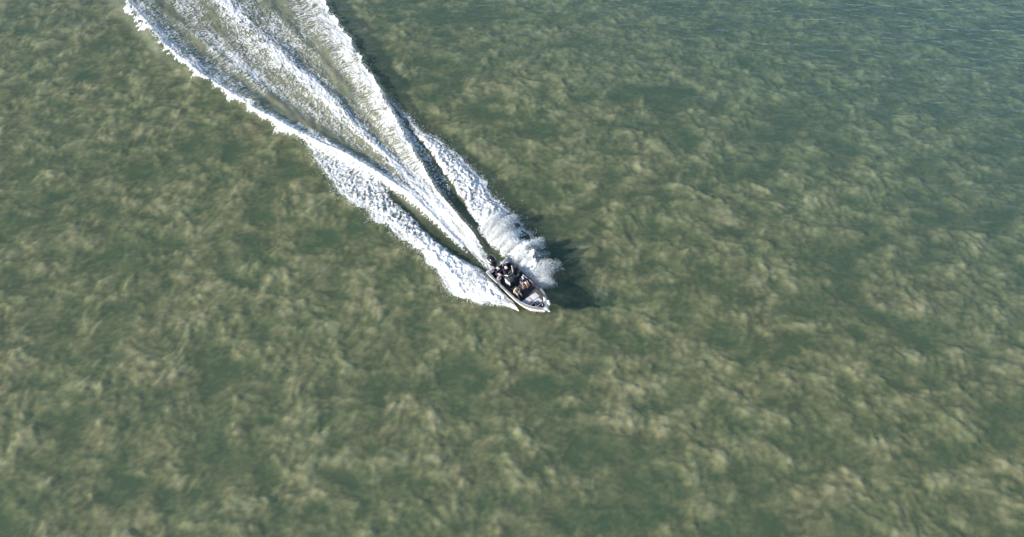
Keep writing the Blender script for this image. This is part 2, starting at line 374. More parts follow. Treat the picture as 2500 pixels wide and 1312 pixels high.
gap = sst(.0, .5, V - ip(T_LI, U)) * sst(0, .4, ip(T_LC, U) - V) * sst(7, 11, U) * (U < 16)
aer = np.maximum(aer, gap * .55)
aer = np.maximum(aer, .6 * bump1(U - 5.2, 2.6) * bump1(V - 1.1, .6))
aer = np.maximum(aer, .55 * bump1(U + 5.3, 1.6) * bump1(V + 1.6, 1.5))                 # pale boil under the bow
aer = np.maximum(aer, .40 * sst(38, 50, U) * bump1(V - ip(T_LO, U) + .9, 1.0))
nx, ny = len(wxs), len(wys)
co = np.stack([X, Y, Zw], -1).reshape(-1, 3); fc = grid_faces(nx, ny)
idx = np.arange(nx * ny).reshape(ny, nx)
loop = np.concatenate([idx[0, :], idx[1:, -1], idx[-1, -2::-1], idx[-2:0:-1, 0]])
low = co[loop].copy(); low[:, 2] = -3.2; nb = len(co)
co = np.vstack([co, low]); k = np.arange(len(loop)); k2 = (k + 1) % len(loop)
side = np.stack([loop[k2], loop[k], nb + k, nb + k2], -1)
# bottom: a strip grid joining opposite rim points is not needed, one fan quad set closes it
co = np.vstack([co, [[0, 0, -3.2]]]); cidx = len(co) - 1
bot = np.stack([nb + k, np.full(len(k), cidx), np.full(len(k), cidx), nb + k2], -1)
me_faces = np.vstack([fc, side])
aer_all = np.concatenate([aer.ravel(), np.zeros(len(low) + 1)])
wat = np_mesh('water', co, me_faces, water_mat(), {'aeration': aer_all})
bm = bmesh.new(); bm.from_mesh(wat.data); bm.verts.ensure_lookup_table()
cv = bm.verts[cidx]
for a, b in zip(nb + k, nb + k2): bm.faces.new((bm.verts[a], cv, bm.verts[b]))
bm.to_mesh(wat.data); bm.free()
wat['kind'] = 'structure'; wat['label'] = 'shallow green rippled sea water cut by the boat wake'

# ------------------------------------------------------------------ foam of the wake
def foam_mat():
    m, nt = newmat('white_foam')
    at = N(nt, 'ShaderNodeAttribute', attribute_name='cover').outputs['Fac']
    co = objco(nt)
    n1 = noise(nt, 9, 3, .7, co)
    a = mathn(nt, 'ADD', at, mathn(nt, 'MULTIPLY_ADD', n1, .5, -.25))
    mr = N(nt, 'ShaderNodeMapRange', interpolation_type='SMOOTHSTEP', ins={0: a, 1: .08, 2: .95})
    al = mr.outputs[0]
    bp = N(nt, 'ShaderNodeBump', ins={'Height': noise(nt, 5, 5, .65, co), 'Strength': .6, 'Distance': .08})
    d = N(nt, 'ShaderNodeBsdfDiffuse', ins={'Color': (.86, .87, .86, 1), 'Normal': bp.outputs[0]})
    t2 = N(nt, 'ShaderNodeBsdfTranslucent', ins={'Color': (.8, .82, .82, 1)})
    dd = N(nt, 'ShaderNodeMixShader', ins={0: .12, 1: d.outputs[0], 2: t2.outputs[0]})
    tr = N(nt, 'ShaderNodeBsdfTransparent')
    mx = N(nt, 'ShaderNodeMixShader', ins={0: al, 1: tr.outputs[0], 2: dd.outputs[0]})
    o = N(nt, 'ShaderNodeOutputMaterial'); L(nt, mx.outputs[0], o.inputs[0])
    return m
FM = foam_mat()
u0 = np.arange(-7.2, 62, .07); v0 = np.arange(-15.5, 10, .052)
Ug, Vg = np.meshgrid(u0, v0)
X = Ug * AX[0] + Vg * NX[0]; Y = Ug * AX[1] + Vg * NX[1]
D = foam_density(X, Y); n = lace(X, Y)
lo_, hi_ = np.percentile(n[D > .2], [2, 98]); n = np.clip((n - lo_) / (hi_ - lo_), 0, 1)
rank = np.searchsorted(np.sort(n[D > .2][::7]), n) / max(1, len(n[D > .2][::7]))          # flatten to a uniform spread so D is the share covered
ce_ = ip(T_CE, Ug)
soft_in = 1 - (.24 - .22 * asym(Vg - ce_, .30 + .016 * Ug, .40 + .018 * Ug)) * sst(6, 14, Ug) * sst(.15, .6, Vg - ip(T_LC, Ug)) * sst(.1, .5, ip(T_RC, Ug) - Vg)
soft_in *= 1 - .10 * sst(3, 8, Ug)
cover = soft_in * np.clip(.5 + (D - (1 - rank)) * 1.5 + .5 * sst(.8, .98, D), 0, 1) * sst(.02, .25, D)
cover = cover * .8 + .2 * D * soft_in
Z = wake_height(X, Y) + swell(X, Y) + .035 + .05 * cover + .05 * cover * fbm(X / .28, Y / .28, 2, 81)
fc = grid_faces(len(u0), len(v0))
keep = cover.ravel()[fc].max(1) > .04
fc = fc[keep]; used, inv = np.unique(fc, return_inverse=True)
co = np.stack([X, Y, Z], -1).reshape(-1, 3)[used]
fo = np_mesh('wake_foam', co, inv.reshape(-1, 4), FM, {'cover': cover.ravel()[used]})
fo['kind'] = 'stuff'; fo['label'] = 'white foam streaks and lacy froth spreading in a V behind the boat'

# ------------------------------------------------------------------ flying spray: droplets and clots
def spray():
    rg = np.random.default_rng(3); P = []; S = []
    def add(u, v, z, s):
        P.append(np.stack([u * AX[0] + v * NX[0], u * AX[1] + v * NX[1], z], -1)); S.append(s)
    # port fan: jets leaving the chine, falling outboard in fingers
    jets = [(4.6, 1000, 3.4, .6), (3.2, 1500, 4.7, .9), (.3, 1900, 4.8, 1.15), (-.2, 1700, 4.9, 1.1), (-2.1, 1300, 4.4, .95)]
    for k in range(58):
        a_ = rg.uniform(-3.5, 4.9); pk = 3.1 + 1.5 * math.exp(-((a_ - .1) / .7) ** 2) + 1.3 * math.exp(-((a_ - 3.2) / .6) ** 2) + 1.2 * math.exp(-((a_ + 2.2) / .45) ** 2)
        jets.append((a_, int(rg.uniform(250, 900)), pk * rg.uniform(.55, 1.04), rg.uniform(.5, 1.15)))
    for ang, n, reach, top in jets:
        t = rg.beta(1.6, 1.15, n); w = .05 + rg.uniform(.06, .26) * t; dr_ = rg.normal(0, .45)
        uu = ang + (.14 * ang + dr_) * t + rg.normal(0, 1, n) * w
        vv = 1.15 + reach * .74 * t + rg.normal(0, .12, n)
        z = .12 + 1.35 * top * 4 * t * (1 - t * .80) * rg.uniform(.1, 1, n) * .85
        add(uu, vv, z, rg.uniform(.010, .042, n) * (1.25 - .6 * t))
    # starboard sheet, lower and denser
    n = 5200; t = rg.beta(1.1, 2.0, n); a = rg.uniform(-4.6, 1.0, n)
    add(a + .8 * t, -1.15 - 2.9 * t * sst(-5.2, -2.2, a), .10 + .65 * np.sin(np.pi * np.clip(t * .9 + .08, 0, 1)) * rg.uniform(.1, 1, n), rg.uniform(.016, .045, n))
    # spatter along the outer edges of both bands and on the crests
    for T, side_, lo2, hi2, n in ((T_LO, -1, -3, 26, 4200), (T_RO, 1, -1, 27, 5200), (T_RC, 1, 5, 62, 3600), (T_LC, -1, 4, 60, 3600)):
        u = rg.uniform(lo2, hi2, n); e = .55 * fbm(u / 2.4, ip(T, u) / 2.4, 3, 61)
        v = ip(T, u) + side_ * e * (0.8 if (T is T_LO or T is T_RO) else 0) + side_ * (rg.exponential(.20, n) - .25)
        x = u * AX[0] + v * NX[0]; y = u * AX[1] + v * NX[1]
        add(u, v, wake_height(x, y) + .05 + rg.exponential(.07, n), rg.uniform(.010, .036, n))
    # rooster tail by the engine
    n = 1400; u = rg.uniform(.6, 7, n)
    add(u, ip(T_CE, u) + rg.normal(0, .22, n), .05 + rg.exponential(.14, n), rg.uniform(.012, .035, n))
    P = np.concatenate(P); S = np.concatenate(S)
    oc = np.array([[1, 0, 0], [-1, 0, 0], [0, 1, 0], [0, -1, 0], [0, 0, 1], [0, 0, -1]], float)
    of = np.array([[0, 2, 4], [2, 1, 4], [1, 3, 4], [3, 0, 4], [2, 0, 5], [1, 2, 5], [3, 1, 5], [0, 3, 5]])
    jit = rg.uniform(.6, 1.4, (len(P), 6, 1))
    V_ = P[:, None, :] + oc[None] * jit * S[:, None, None]
    F_ = of[None] + 6 * np.arange(len(P))[:, None, None]
    m = pm('spray_drops', (.86, .88, .88), .6, var=.04)
    o = np_mesh('spray', V_.reshape(-1, 3), F_.reshape(-1, 3), m, smooth=True)
    o['kind'] = 'stuff'; o['label'] = 'white spray droplets thrown up on both sides of the speeding boat'
spray()

# ================================================================== the boat and the people in it
def link(name, me, mat, parent=None):
    if mat:
        for m in (mat if isinstance(mat, (list, tuple)) else [mat]): me.materials.append(m)
    o = bpy.data.objects.new(name, me); COL.objects.link(o)
    if parent: o.parent = parent
    return o
class MB:
    """collects simple solids and links them as one mesh object"""
    def __init__(s): s.bm = bmesh.new()
    def box(s, c, d, rot=(0, 0, 0), bev=.012, seg=2):
        r = bmesh.ops.create_cube(s.bm, size=1); vs = r['verts']
        M = Matrix.Translation(c) @ Euler(rot).to_matrix().to_4x4() @ Matrix.Diagonal((*d, 1))
        bmesh.ops.transform(s.bm, matrix=M, verts=vs)
        if bev:
            es = {e for v in vs for e in v.link_edges}
            bmesh.ops.bevel(s.bm, geom=list(es), offset=min(bev, min(d) * .3), segments=seg, affect='EDGES', profile=.6)
        return s
    def tube(s, pts, r, n=8):
        pts = [Vector(p) for p in pts]; rs = r if isinstance(r, (list, tuple)) else [r] * len(pts); rings = []
        for i, p in enumerate(pts):
            d = (pts[min(i + 1, len(pts) - 1)] - pts[max(i - 1, 0)]).normalized()
            a = d.orthogonal().normalized() if i == 0 else (pa - d * pa.dot(d)).normalized()
            pa = a; b = d.cross(a)
            rings.append([s.bm.verts.new(p + (a * math.cos(t) + b * math.sin(t)) * rs[i]) for t in [2 * math.pi * k / n for k in range(n)]])
        for q, w in zip(rings, rings[1:]):
            for k in range(n): s.bm.faces.new((q[k], q[(k + 1) % n], w[(k + 1) % n], w[k]))
        s.bm.faces.new(rings[0][::-1]); s.bm.faces.new(rings[-1]); return s
    def ball(s, c, r, u=12, v=8, rot=(0, 0, 0)):
        q = bmesh.ops.create_uvsphere(s.bm, u_segments=u, v_segments=v, radius=1)
        rr = r if isinstance(r, (tuple, list)) else (r, r, r)
        bmesh.ops.transform(s.bm, matrix=Matrix.Translation(c) @ Euler(rot).to_matrix().to_4x4() @ Matrix.Diagonal((*rr, 1)), verts=q['verts']); return s
    def loft(s, rings, close=True, cap=True):
        vr = [[s.bm.verts.new(p) for p in r] for r in rings]; n = len(vr[0])
        for q, w in zip(vr, vr[1:]):
            for k in range(n if close else n - 1): s.bm.faces.new((q[k], q[(k + 1) % n], w[(k + 1) % n], w[k]))
        if cap and close: s.bm.faces.new(vr[0][::-1]); s.bm.faces.new(vr[-1])
        return s
    def prism(s, poly, z0, z1):
        lo = [s.bm.verts.new((x, y, z0 if not callable(z0) else z0(x, y))) for x, y in poly]
        hi = [s.bm.verts.new((x, y, z1 if not callable(z1) else z1(x, y))) for x, y in poly]; n = len(poly)
        s.bm.faces.new(lo[::-1]); s.bm.faces.new(hi)
        for k in range(n): s.bm.faces.new((lo[k], lo[(k + 1) % n], hi[(k + 1) % n], hi[k]))
        return s
    def build(s, name, mat, parent=None, smooth=True, angle=40):
        bmesh.ops.recalc_face_normals(s.bm, faces=s.bm.faces)
        me = bpy.data.meshes.new(name); s.bm.to_mesh(me); s.bm.free()
        if smooth:
            me.polygons.foreach_set('use_smooth', [True] * len(me.polygons)); me.set_sharp_from_angle(angle=R(angle))
        return link(name, me, mat, parent)

BM_ = Matrix.Translation((0, .02, -.16)) @ Matrix.Rotation(R(-53.6), 4, 'Z') @ Matrix.Rotation(R(-7.0), 4, 'Y') @ Matrix.Rotation(R(5.5), 4, 'X')

M_alu = pm('cream_painted_aluminium', (.74, .72, .64), .38, .0, .05, 4, 0, .3)
M_gun = pm('grey_gunwale_paint', (.24, .24, .255), .45, .1, .07, 6)
M_dark = pm('charcoal_liner', (.022, .022, .026), .7, 0, .3, 12)
M_black = pm('black_gloss_cowling', (.012, .012, .013), .25, 0, .2, 6, 0, .6)
M_rub = pm('black_rubber', (.02, .02, .02), .7, 0, .3, 15)
M_deck = pm('pale_grey_deck_tread', (.60, .60, .62), .75, 0, .08, 22, .2)
M_deckd = pm('charcoal_deck_tread', (.075, .075, .08), .8, 0, .2, 22, .2)
M_white = pm('white_gelcoat', (.82, .82, .80), .35, 0, .04, 5, 0, .3)
M_steel = pm('brushed_aluminium', (.62, .63, .65), .35, .85, .08, 20)
M_glass = pm('smoked_windscreen', (.03, .045, .05), .08, 0, .2, 4, 0, .8)
M_navyp = pm('dark_blue_gunwale', (.05, .055, .08), .7, 0, .2, 12)
M_cons = pm('console_slate', (.045, .055, .065), .5, 0, .2, 8)
M_teal = pm('console_dash_green', (.03, .10, .06), .35, 0, .4, 14)
M_navy = pm('navy_cloth', (.018, .020, .050), .85, 0, .3, 14, .3)
M_dpurple = pm('dark_purple_cloth', (.035, .022, .060), .85, 0, .3, 14, .3)
M_teamg = pm('grey_team_cloth', (.30, .30, .40), .8, 0, .2, 10, .3)
M_teamw = pm('white_pink_team_cloth', (.86, .78, .82), .8, 0, .08, 10, .3)
M_red = pm('red_cloth', (.55, .03, .07), .8, 0, .25, 12, .3)
M_khaki = pm('khaki_cloth', (.58, .53, .40), .85, 0, .12, 12, .3)
M_kgrey = pm('grey_trouser_cloth', (.38, .39, .36), .85, 0, .14, 12, .3)
M_whitec = pm('white_cloth', (.80, .80, .80), .8, 0, .06, 12, .3)
M_blackc = pm('black_cloth', (.02, .02, .022), .85, 0, .3, 12, .3)
M_ltblue = pm('pale_blue_cloth', (.42, .58, .68), .8, 0, .1, 12, .3)
M_green = pm('green_cap_cloth', (.02, .30, .12), .8, 0, .2, 14, .3)
M_yel = pm('pale_yellow_cloth', (.72, .66, .36), .8, 0, .15, 14, .3)
M_skin = pm('tanned_skin', (.52, .30, .20), .55, 0, .08, 10)
M_hair = pm('brown_hair', (.16, .095, .05), .6, 0, .3, 40, .5)
M_eye = pm('dark_eyes', (.02, .02, .02), .3, 0, .1)
M_lip = pm('lips', (.42, .14, .12), .5, 0, .1)
M_orange = pm('orange_vest', (.62, .20, .10), .8, 0, .15, 12, .3)

boat = bpy.data.objects.new('motor_boat', None); COL.objects.link(boat); boat.matrix_world = BM_
boat['label'] = 'open cream aluminium motor boat speeding at the point of the white wake'; boat['category'] = 'boat'

# half beams and heights along the hull, x forward from the transom
HX = [0, .6, 1.6, 2.8, 4.0, 4.7, 5.2, 5.7, 6.1, 6.4, 6.62, 6.75]
HB = [1.08, 1.10, 1.12, 1.14, 1.15, 1.12, 1.04, .89, .69, .49, .31, .14]
HG = [.80, .81, .83, .86, .91, .95, .99, 1.03, 1.07, 1.10, 1.12, 1.13]
HK = [.0, .0, .0, .0, .04, .14, .27, .45, .63, .80, .95, 1.04]
def at_(t, x): return float(np.interp(x, HX, t))
def hull_ring(x, inset=0.0):
    b, g, k = at_(HB, x), at_(HG, x), at_(HK, x)
    cb = b * (.80 if x < 4.6 else .80 - .30 * (x - 4.6) / 2.1); ch = k + (g - k) * (.20 if x < 4.2 else .20 + .16 * min(1, (x - 4.2) / 1.5))
    pts = [(b, g), (b - .01, g - .10), (b * (.96 - .16 * max(0, x - 4.6) / 2.1), g - .26), (cb + .03, ch + .02), (cb, ch), (cb * .5, k + (ch - k) * .45), (0, k)]
    L_ = [(x, y, z) for y, z in pts]; return L_ + [(x, -y, z) for _, y, z in L_[-2::-1]]
m = MB(); rings = [hull_ring(x) for x in HX]
vr = [[m.bm.verts.new(p) for p in r] for r in rings]
for q, w in zip(vr, vr[1:]):
    for k in range(len(q) - 1): m.bm.faces.new((q[k], q[k + 1], w[k + 1], w[k]))
m.bm.faces.new(vr[-1])
hull = m.build('hull', M_alu, boat, angle=25)
m = MB()                                                            # strakes pressed along both sides
for sg in (1, -1):
    for dz, rr in ((.11, .018), (.27, .014)):
        m.tube([(x, sg * (at_(HB, x) * (1 if dz < .2 else .975) + .006), at_(HG, x) - dz) for x in HX], rr, 6)
m.build('hull_strake', M_alu, hull)
for sg in (1, -1):                                                  # dark stripe along each chine
    m = MB()
    m.tube([(x, sg * (at_(HB, x) * .82), at_(HK, x) + (at_(HG, x) - at_(HK, x)) * .20) for x in HX[:-6]], .028, 6); m.build('chine_stripe', M_rub, hull)
# inner liner, floor
m = MB()
WI = .17
def inb(x): return at_(HB, x) - WI
XI = [.32, .6, 1.6, 2.8, 3.6, 4.3, 4.9, 5.4, 5.8, 6.0]
for sg in (1, -1):
    top = [m.bm.verts.new((x, sg * inb(x), at_(HG, x) - .005)) for x in XI]
    bot = [m.bm.verts.new((x, sg * (inb(x) - .01), .26 if x < 4.35 else .6)) for x in XI]
    for k in range(len(XI) - 1): m.bm.faces.new((top[k], top[k + 1], bot[k + 1], bot[k]))
x = XI[0]; m.bm.faces.new([m.bm.verts.new(p) for p in ((x, inb(x), .80), (x, -inb(x), .80), (x, -inb(x), .26), (x, inb(x), .26))])
x = XI[-1]; m.bm.faces.new([m.bm.verts.new(p) for p in ((x, inb(x), 1.05), (x, -inb(x), 1.05), (x, -inb(x), .6), (x, inb(x), .6))])
m.build('side_liner', M_dark, boat)
m = MB().prism([(.32, inb(.3)), (.32, -inb(.3))] + [(x, -inb(x)) for x in XI[2:6]] + [(x, inb(x)) for x in XI[5:1:-1]], .22, .27); m.build('floor', M_deckd, boat, smooth=False)
# gunwales: flat capping following the sheer, each side
for sg in (1, -1):
    xs = [0, .3, .6, 1.1, 1.6, 2.2, 2.8, 3.4, 4.0, 4.35, 4.7, 4.95, 5.2, 5.45, 5.7, 5.9, 6.0]
    rg_ = []
    for x in xs:
        o_, i_, g_ = at_(HB, x) + .012, inb(x) - .005, at_(HG, x)
        rg_.append([(x, sg * o_, g_ - .035), (x, sg * o_, g_ + .012), (x, sg * (o_ - .02), g_ + .024), (x, sg * i_, g_ + .02), (x, sg * i_, g_ - .035)])
    if sg > 0:                                                      # the port cap is dark blue-grey as far as the foredeck
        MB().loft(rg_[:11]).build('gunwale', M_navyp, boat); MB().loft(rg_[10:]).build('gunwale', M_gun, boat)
    else: MB().loft(rg_).build('gunwale', M_gun, boat)
    for k, x in enumerate([.95, 1.45, 1.95, 2.45, 2.95, 3.45, 3.95]):       # dark rod rack slots along the coaming
        y = sg * (at_(HB, x) - .145)
        MB().box((x, y, at_(HG, x) + .028), (.36, .065, .02), bev=.006).build('rack_slot', M_rub, boat)
    for x in (1.2, 2.7, 3.8):
        MB().tube([(x, sg * (at_(HB, x) - .07), at_(HG, x) + .02), (x, sg * (at_(HB, x) - .07), at_(HG, x) + .05)], .035, 10).build('rod_holder', M_steel, boat)
    # stern quarter pods
    MB().box((-.12, sg * .88, .46), (.30, .36, .50), bev=.05).build('stern_pod', M_alu, boat)
    MB().box((.17, sg * .82, .842), (.34, .56, .03), bev=.01).build('quarter_deck', M_gun, boat)
MB().box((.02, 0, .44), (.05, 2.0, .72), bev=.01).box((.05, 0, .80), (.16, 1.2, .05), bev=.012).build('transom', M_gun, boat)
MB().box((.45, -.05, .46), (.26, 1.5, .40), bev=.03).build('stern_locker', M_dark, boat)
MB().box((-.03, .48, .90), (.30, .26, .05), (0, .1, 0), .012).build('boarding_step', M_white, boat)
for sg in (1, -1):
    MB().tube([(.10, sg * .98, .86), (.10, sg * .98, .93), (.30, sg * .98, .93), (.30, sg * .98, .86)], .014, 6).build('cleat', M_steel, boat)
# raised foredeck with its two pale hatches
dk = [(4.35, -.94), (4.9, -inb(4.9) + .0), (5.4, -inb(5.4)), (5.8, -inb(5.8)), (6.0, -inb(6.0)), (6.0, inb(6.0)), (5.8, inb(5.8)), (5.4, inb(5.4)), (4.9, inb(4.9)), (4.35, .94)]
fd = MB().prism(dk, .27, .60).build('foredeck', M_deckd, boat, smooth=False)
for (x0, x1, y0, y1) in ((4.42, 4.98, .02, .66), (4.42, 4.98, -.80, -.04), (5.04, 5.55, .02, .52), (5.04, 5.55, -.62, -.04)):
    h_ = MB().box(((x0 + x1) / 2, (y0 + y1) / 2, .61), (x1 - x0, y1 - y0, .026), bev=.012).build('hatch', M_deck, fd)
    MB().ball((x0 + .07, (y0 + y1) / 2 + .18, .628), (.025, .025, .008), 8, 5).build('latch', M_rub, h_)
# bow deck with the anchor well
zb = lambda x, y: at_(HG, x) - .03
zt = lambda x, y: at_(HG, x) + .026
def strip(pts_o, pts_i, nm, par):
    rg_ = [[(a[0], a[1], zb(*a)), (a[0], a[1], zt(*a)), (b[0], b[1], zt(*b)), (b[0], b[1], zb(*b))] for a, b in zip(pts_o, pts_i)]
    return MB().loft(rg_).build(nm, M_gun, par)
well = [(6.06, 0.0), (6.10, .28), (6.34, .19), (6.52, .07), (6.52, -.07), (6.34, -.19), (6.10, -.28), (6.06, 0.0)]
outr = [(6.002, 0.0), (6.002, .74), (6.40, .50), (6.76, .14), (6.76, -.14), (6.40, -.50), (6.002, -.74), (6.002, 0.0)]
bd = strip(outr, well, 'bow_deck', boat)
MB().prism([w for w in well[:-1]], .72, .74).build('anchor_well', M_rub, bd, smooth=False)
wl = MB()
for a, b in zip(well, well[1:]): wl.bm.faces.new([wl.bm.verts.new(p) for p in ((*a, .74), (*b, .74), (*b, zb(*b)), (*a, zb(*a)))])
wl.build('well_side', M_dark, bd, smooth=False)
bs = MB()
bs.loft([[(x, -w, 1.11 + .02 * k), (x, w, 1.11 + .02 * k), (x, w, 1.15 + .02 * k), (x, -w, 1.15 + .02 * k)] for k, (x, w) in enumerate(((6.60, .15), (6.80, .12), (7.02, .085), (7.24, .04)))])
bs.build('bowsprit', M_white, boat)
MB().tube([(7.05, -.07, 1.20), (7.05, .07, 1.20)], .035, 10).build('anchor_roller', M_rub, boat)
MB().tube([(6.5, 0, 1.17), (7.02, 0, 1.25)], .016, 6).tube([(7.0, -.14, 1.20), (7.08, 0, 1.22), (7.0, .14, 1.20)], .018, 6).build('anchor', M_steel, boat)
for sg in (1, -1):                                                  # bow rails
    p = [(4.75, 1.02), (5.2, .94), (5.6, .81), (5.95, .64), (6.22, .46)]
    r_ = MB().tube([(p[0][0] - .02, sg * p[0][1], at_(HG, p[0][0]) + .02)] + [(x, sg * y, at_(HG, x) + .15) for x, y in p] + [(6.30, sg * .42, at_(HG, 6.3) + .02)], .016, 8)
    for x, y in p[1:-1]: r_.tube([(x, sg * y, at_(HG, x) + .02), (x, sg * y, at_(HG, x) + .15)], .012, 6)
    r_.build('bow_rail', M_steel, boat)
MB().ball((6.33, 0, 1.22), .045).tube([(6.33, 0, 1.12), (6.33, 0, 1.2)], .02, 8).build('bow_light', M_white, boat)
# electric bow motor stowed on the port bow: head, shaft, bracket, propeller
tm = MB().box((6.42, .52, 1.24), (.30, .20, .15), (0, 0, -.5), .05, 3).ball((6.55, .46, 1.25), (.12, .08, .08)).build('bow_motor', M_white, boat)
MB().tube([(6.42, .54, 1.20), (5.55, .62, 1.16)], .02, 8).build('shaft', M_steel, tm)
MB().box((6.20, .55, 1.15), (.34, .10, .06), (0, 0, -.1), .015).build('mount', M_steel, tm)
MB().ball((5.50, .62, 1.16), (.20, .05, .05)).build('pod', M_rub, tm)
pr = MB()
for k in range(3): pr.box((6.70, .43 + .05 * math.cos(k * 2.09), 1.24 + .05 * math.sin(k * 2.09)), (.015, .10, .035), (k * 2.09, .3, 0), .004)
pr.build('propeller', M_white, tm)
MB().box((6.62, .50, 1.18), (.10, .22, .03), (.3, .1, .4), .008).build('pedal_bracket', M_white, tm)

# centre console, dark screen facing forward, pale starboard panel
cs = MB().loft([[(1.78, -.46, .27), (2.46, -.40, .27), (2.46, .30, .27), (1.78, .36, .27)], [(1.78, -.46, 1.10), (2.42, -.38, 1.02), (2.42, .28, 1.02), (1.78, .36, 1.10)]]).build('console', M_cons, boat, angle=20)
MB().prism([(2.0, -.445), (2.35, -.405), (2.35, -.40), (2.0, -.44)], .35, .95).build('side_panel', M_white, cs, smooth=False)
MB().box((1.97, -.475, .70), (.34, .03, .76), (0, 0, .06), .01).build('locker_door', M_white, cs)
MB().box((1.86, -.05, 1.14), (.30, .74, .05), (0, .45, 0), .015).build('dash', M_dark, cs)
MB().box((1.84, .05, 1.18), (.05, .30, .18), (0, -.3, 0), .015).build('chart_screen', M_teal, cs)
MB().box((1.84, -.26, 1.165), (.04, .16, .12), (0, -.3, 0), .012).build('gauge', M_rub, cs)
ws = MB()
for (a, b) in (((-.42, .32), None),):
    lo_w = [(2.00, -.47, 1.10), (2.44, -.32, 1.03), (2.50, -.05, 1.03), (2.44, .22, 1.03), (2.00, .37, 1.10)]
    hi_w = [(1.86, -.45, 1.50), (2.14, -.31, 1.56), (2.18, -.05, 1.57), (2.14, .21, 1.56), (1.86, .35, 1.50)]
    A_ = [ws.bm.verts.new(p) for p in lo_w]; B_ = [ws.bm.verts.new(p) for p in hi_w]
    A2 = [ws.bm.verts.new((p[0] - .012, p[1] * .985, p[2])) for p in lo_w]; B2 = [ws.bm.verts.new((p[0] - .012, p[1] * .985, p[2])) for p in hi_w]
    for k in range(4):
        ws.bm.faces.new((A_[k], A_[k + 1], B_[k + 1], B_[k])); ws.bm.faces.new((A2[k + 1], A2[k], B2[k], B2[k + 1])); ws.bm.faces.new((B_[k], B_[k + 1], B2[k + 1], B2[k]))
wsc = ws.build('windscreen', M_glass, cs, angle=15)
MB().tube(hi_w, .016, 6).build('top_rail', M_steel, wsc)
sw = MB(); sw.tube([(1.68, -.05 + .17 * math.cos(t), 1.10 + .17 * math.sin(t)) for t in [k * math.pi / 8 for k in range(17)]], .014, 6)
for k in range(3): sw.tube([(1.72, -.05, 1.10), (1.68, -.05 + .16 * math.cos(k * 2.09), 1.10 + .16 * math.sin(k * 2.09))], .012, 5)
sw.build('steering_wheel', M_rub, cs)
MB().box((1.78, .26, 1.14), (.07, .05, .18), (0, .3, 0), .015).build('throttle', M_rub, cs)
MB().tube([(1.92, .33, 1.05), (1.93, .33, 2.05)], [.045, .030], 10).build('aerial_mast', M_white, cs)
MB().tube([(1.93, .33, 2.05), (1.93, .33, 2.12)], [.04, .03], 10).build('mast_light', M_white, cs)
for x, y in ((2.20, .18), (2.32, -.15)): MB().ball((x, y, 1.52 - (x - 2.1) * 1.0), .022, 8, 6).build('screen_fitting', M_white, cs)
# seats
for (x, y, nm) in ((1.15, .15, 'helm'), (3.30, -.50, 'fore'), (2.92, .60, 'fore')):
    st = MB().box((x, y, .66), (.42, .44, .10), bev=.04, seg=3).build('seat', M_blackc, boat)
    MB().box((x - .22, y, .86), (.08, .42, .36), (0, -.12, 0), .035, 3).build('backrest', M_blackc, st)
    MB().tube([(x, y, .27), (x, y, .62)], .05, 10).build('seat_pedestal', M_steel, st)

# outboard motor
ob = MB()
sec = []
for k, (z, lx, wy, cx) in enumerate([(.66, .24, .20, -.50), (.80, .37, .28, -.53), (.98, .46, .325, -.57), (1.20, .48, .335, -.60), (1.38, .45, .31, -.62), (1.50, .36, .24, -.62), (1.56, .20, .13, -.61)]):
    ring = []
    for j in range(20):
        t = j * math.pi / 10; e = 2 / 2.5
        ring.append((cx + lx * math.copysign(abs(math.cos(t)) ** e, math.cos(t)), -.10 + wy * math.copysign(abs(math.sin(t)) ** e, math.sin(t)), z))
    sec.append(ring)
out = MB().loft([s_ for s_ in sec])
# tilt of the cowling is in its rings: nose higher than the tail
mo = out.build('outboard_motor', M_black, boat, angle=60)
MB().tube([(-.96, -.36, 1.22), (-.78, -.415, 1.23), (-.52, -.424, 1.23), (-.30, -.39, 1.22)], [.03, .05, .05, .03], 8).build('side_decal', M_white, mo)
MB().ball((-.32, .10, 1.44), (.03, .03, .012), 8, 6).build('cowl_badge', M_white, mo)
MB().box((-.20, -.10, .62), (.22, .34, .34), bev=.03).build('mounting_bracket', M_rub, mo)
MB().box((-.46, -.10, .40), (.24, .13, .75), bev=.04, seg=3).box((-.50, -.10, .05), (.46, .26, .025), bev=.008).build('leg', M_black, mo)
MB().ball((-.52, -.10, -.16), (.26, .055, .06)).box((-.50, -.10, -.26), (.20, .012, .18), (0, .25, 0), .003).build('gearcase', M_black, mo)
pp = MB()
for k in range(3): pp.box((-.80, -.10 + .09 * math.cos(k * 2.094), -.16 + .09 * math.sin(k * 2.094)), (.02, .16, .10), (k * 2.094, .5, 0), .006)
pp.build('propeller', M_steel, mo)
MB().tube([(-.22, -.06, .80), (-.05, .0, .90), (.16, .05, .84)], .022, 7).tube([(-.22, -.16, .80), (-.05, -.22, .88), (.16, -.25, .84)], .018, 7).build('control_cable', M_rub, mo)
MB().ball((-.13, -.34, .86), (.05, .045, .06), 8, 6).build('fuel_bulb', M_white, mo)

def place(name, mat_local, label, cat, group=None):
    o = bpy.data.objects.new(name, None); COL.objects.link(o); o.matrix_world = BM_ @ mat_local
    o['label'] = label; o['category'] = cat
    if group: o['group'] = group
    return o
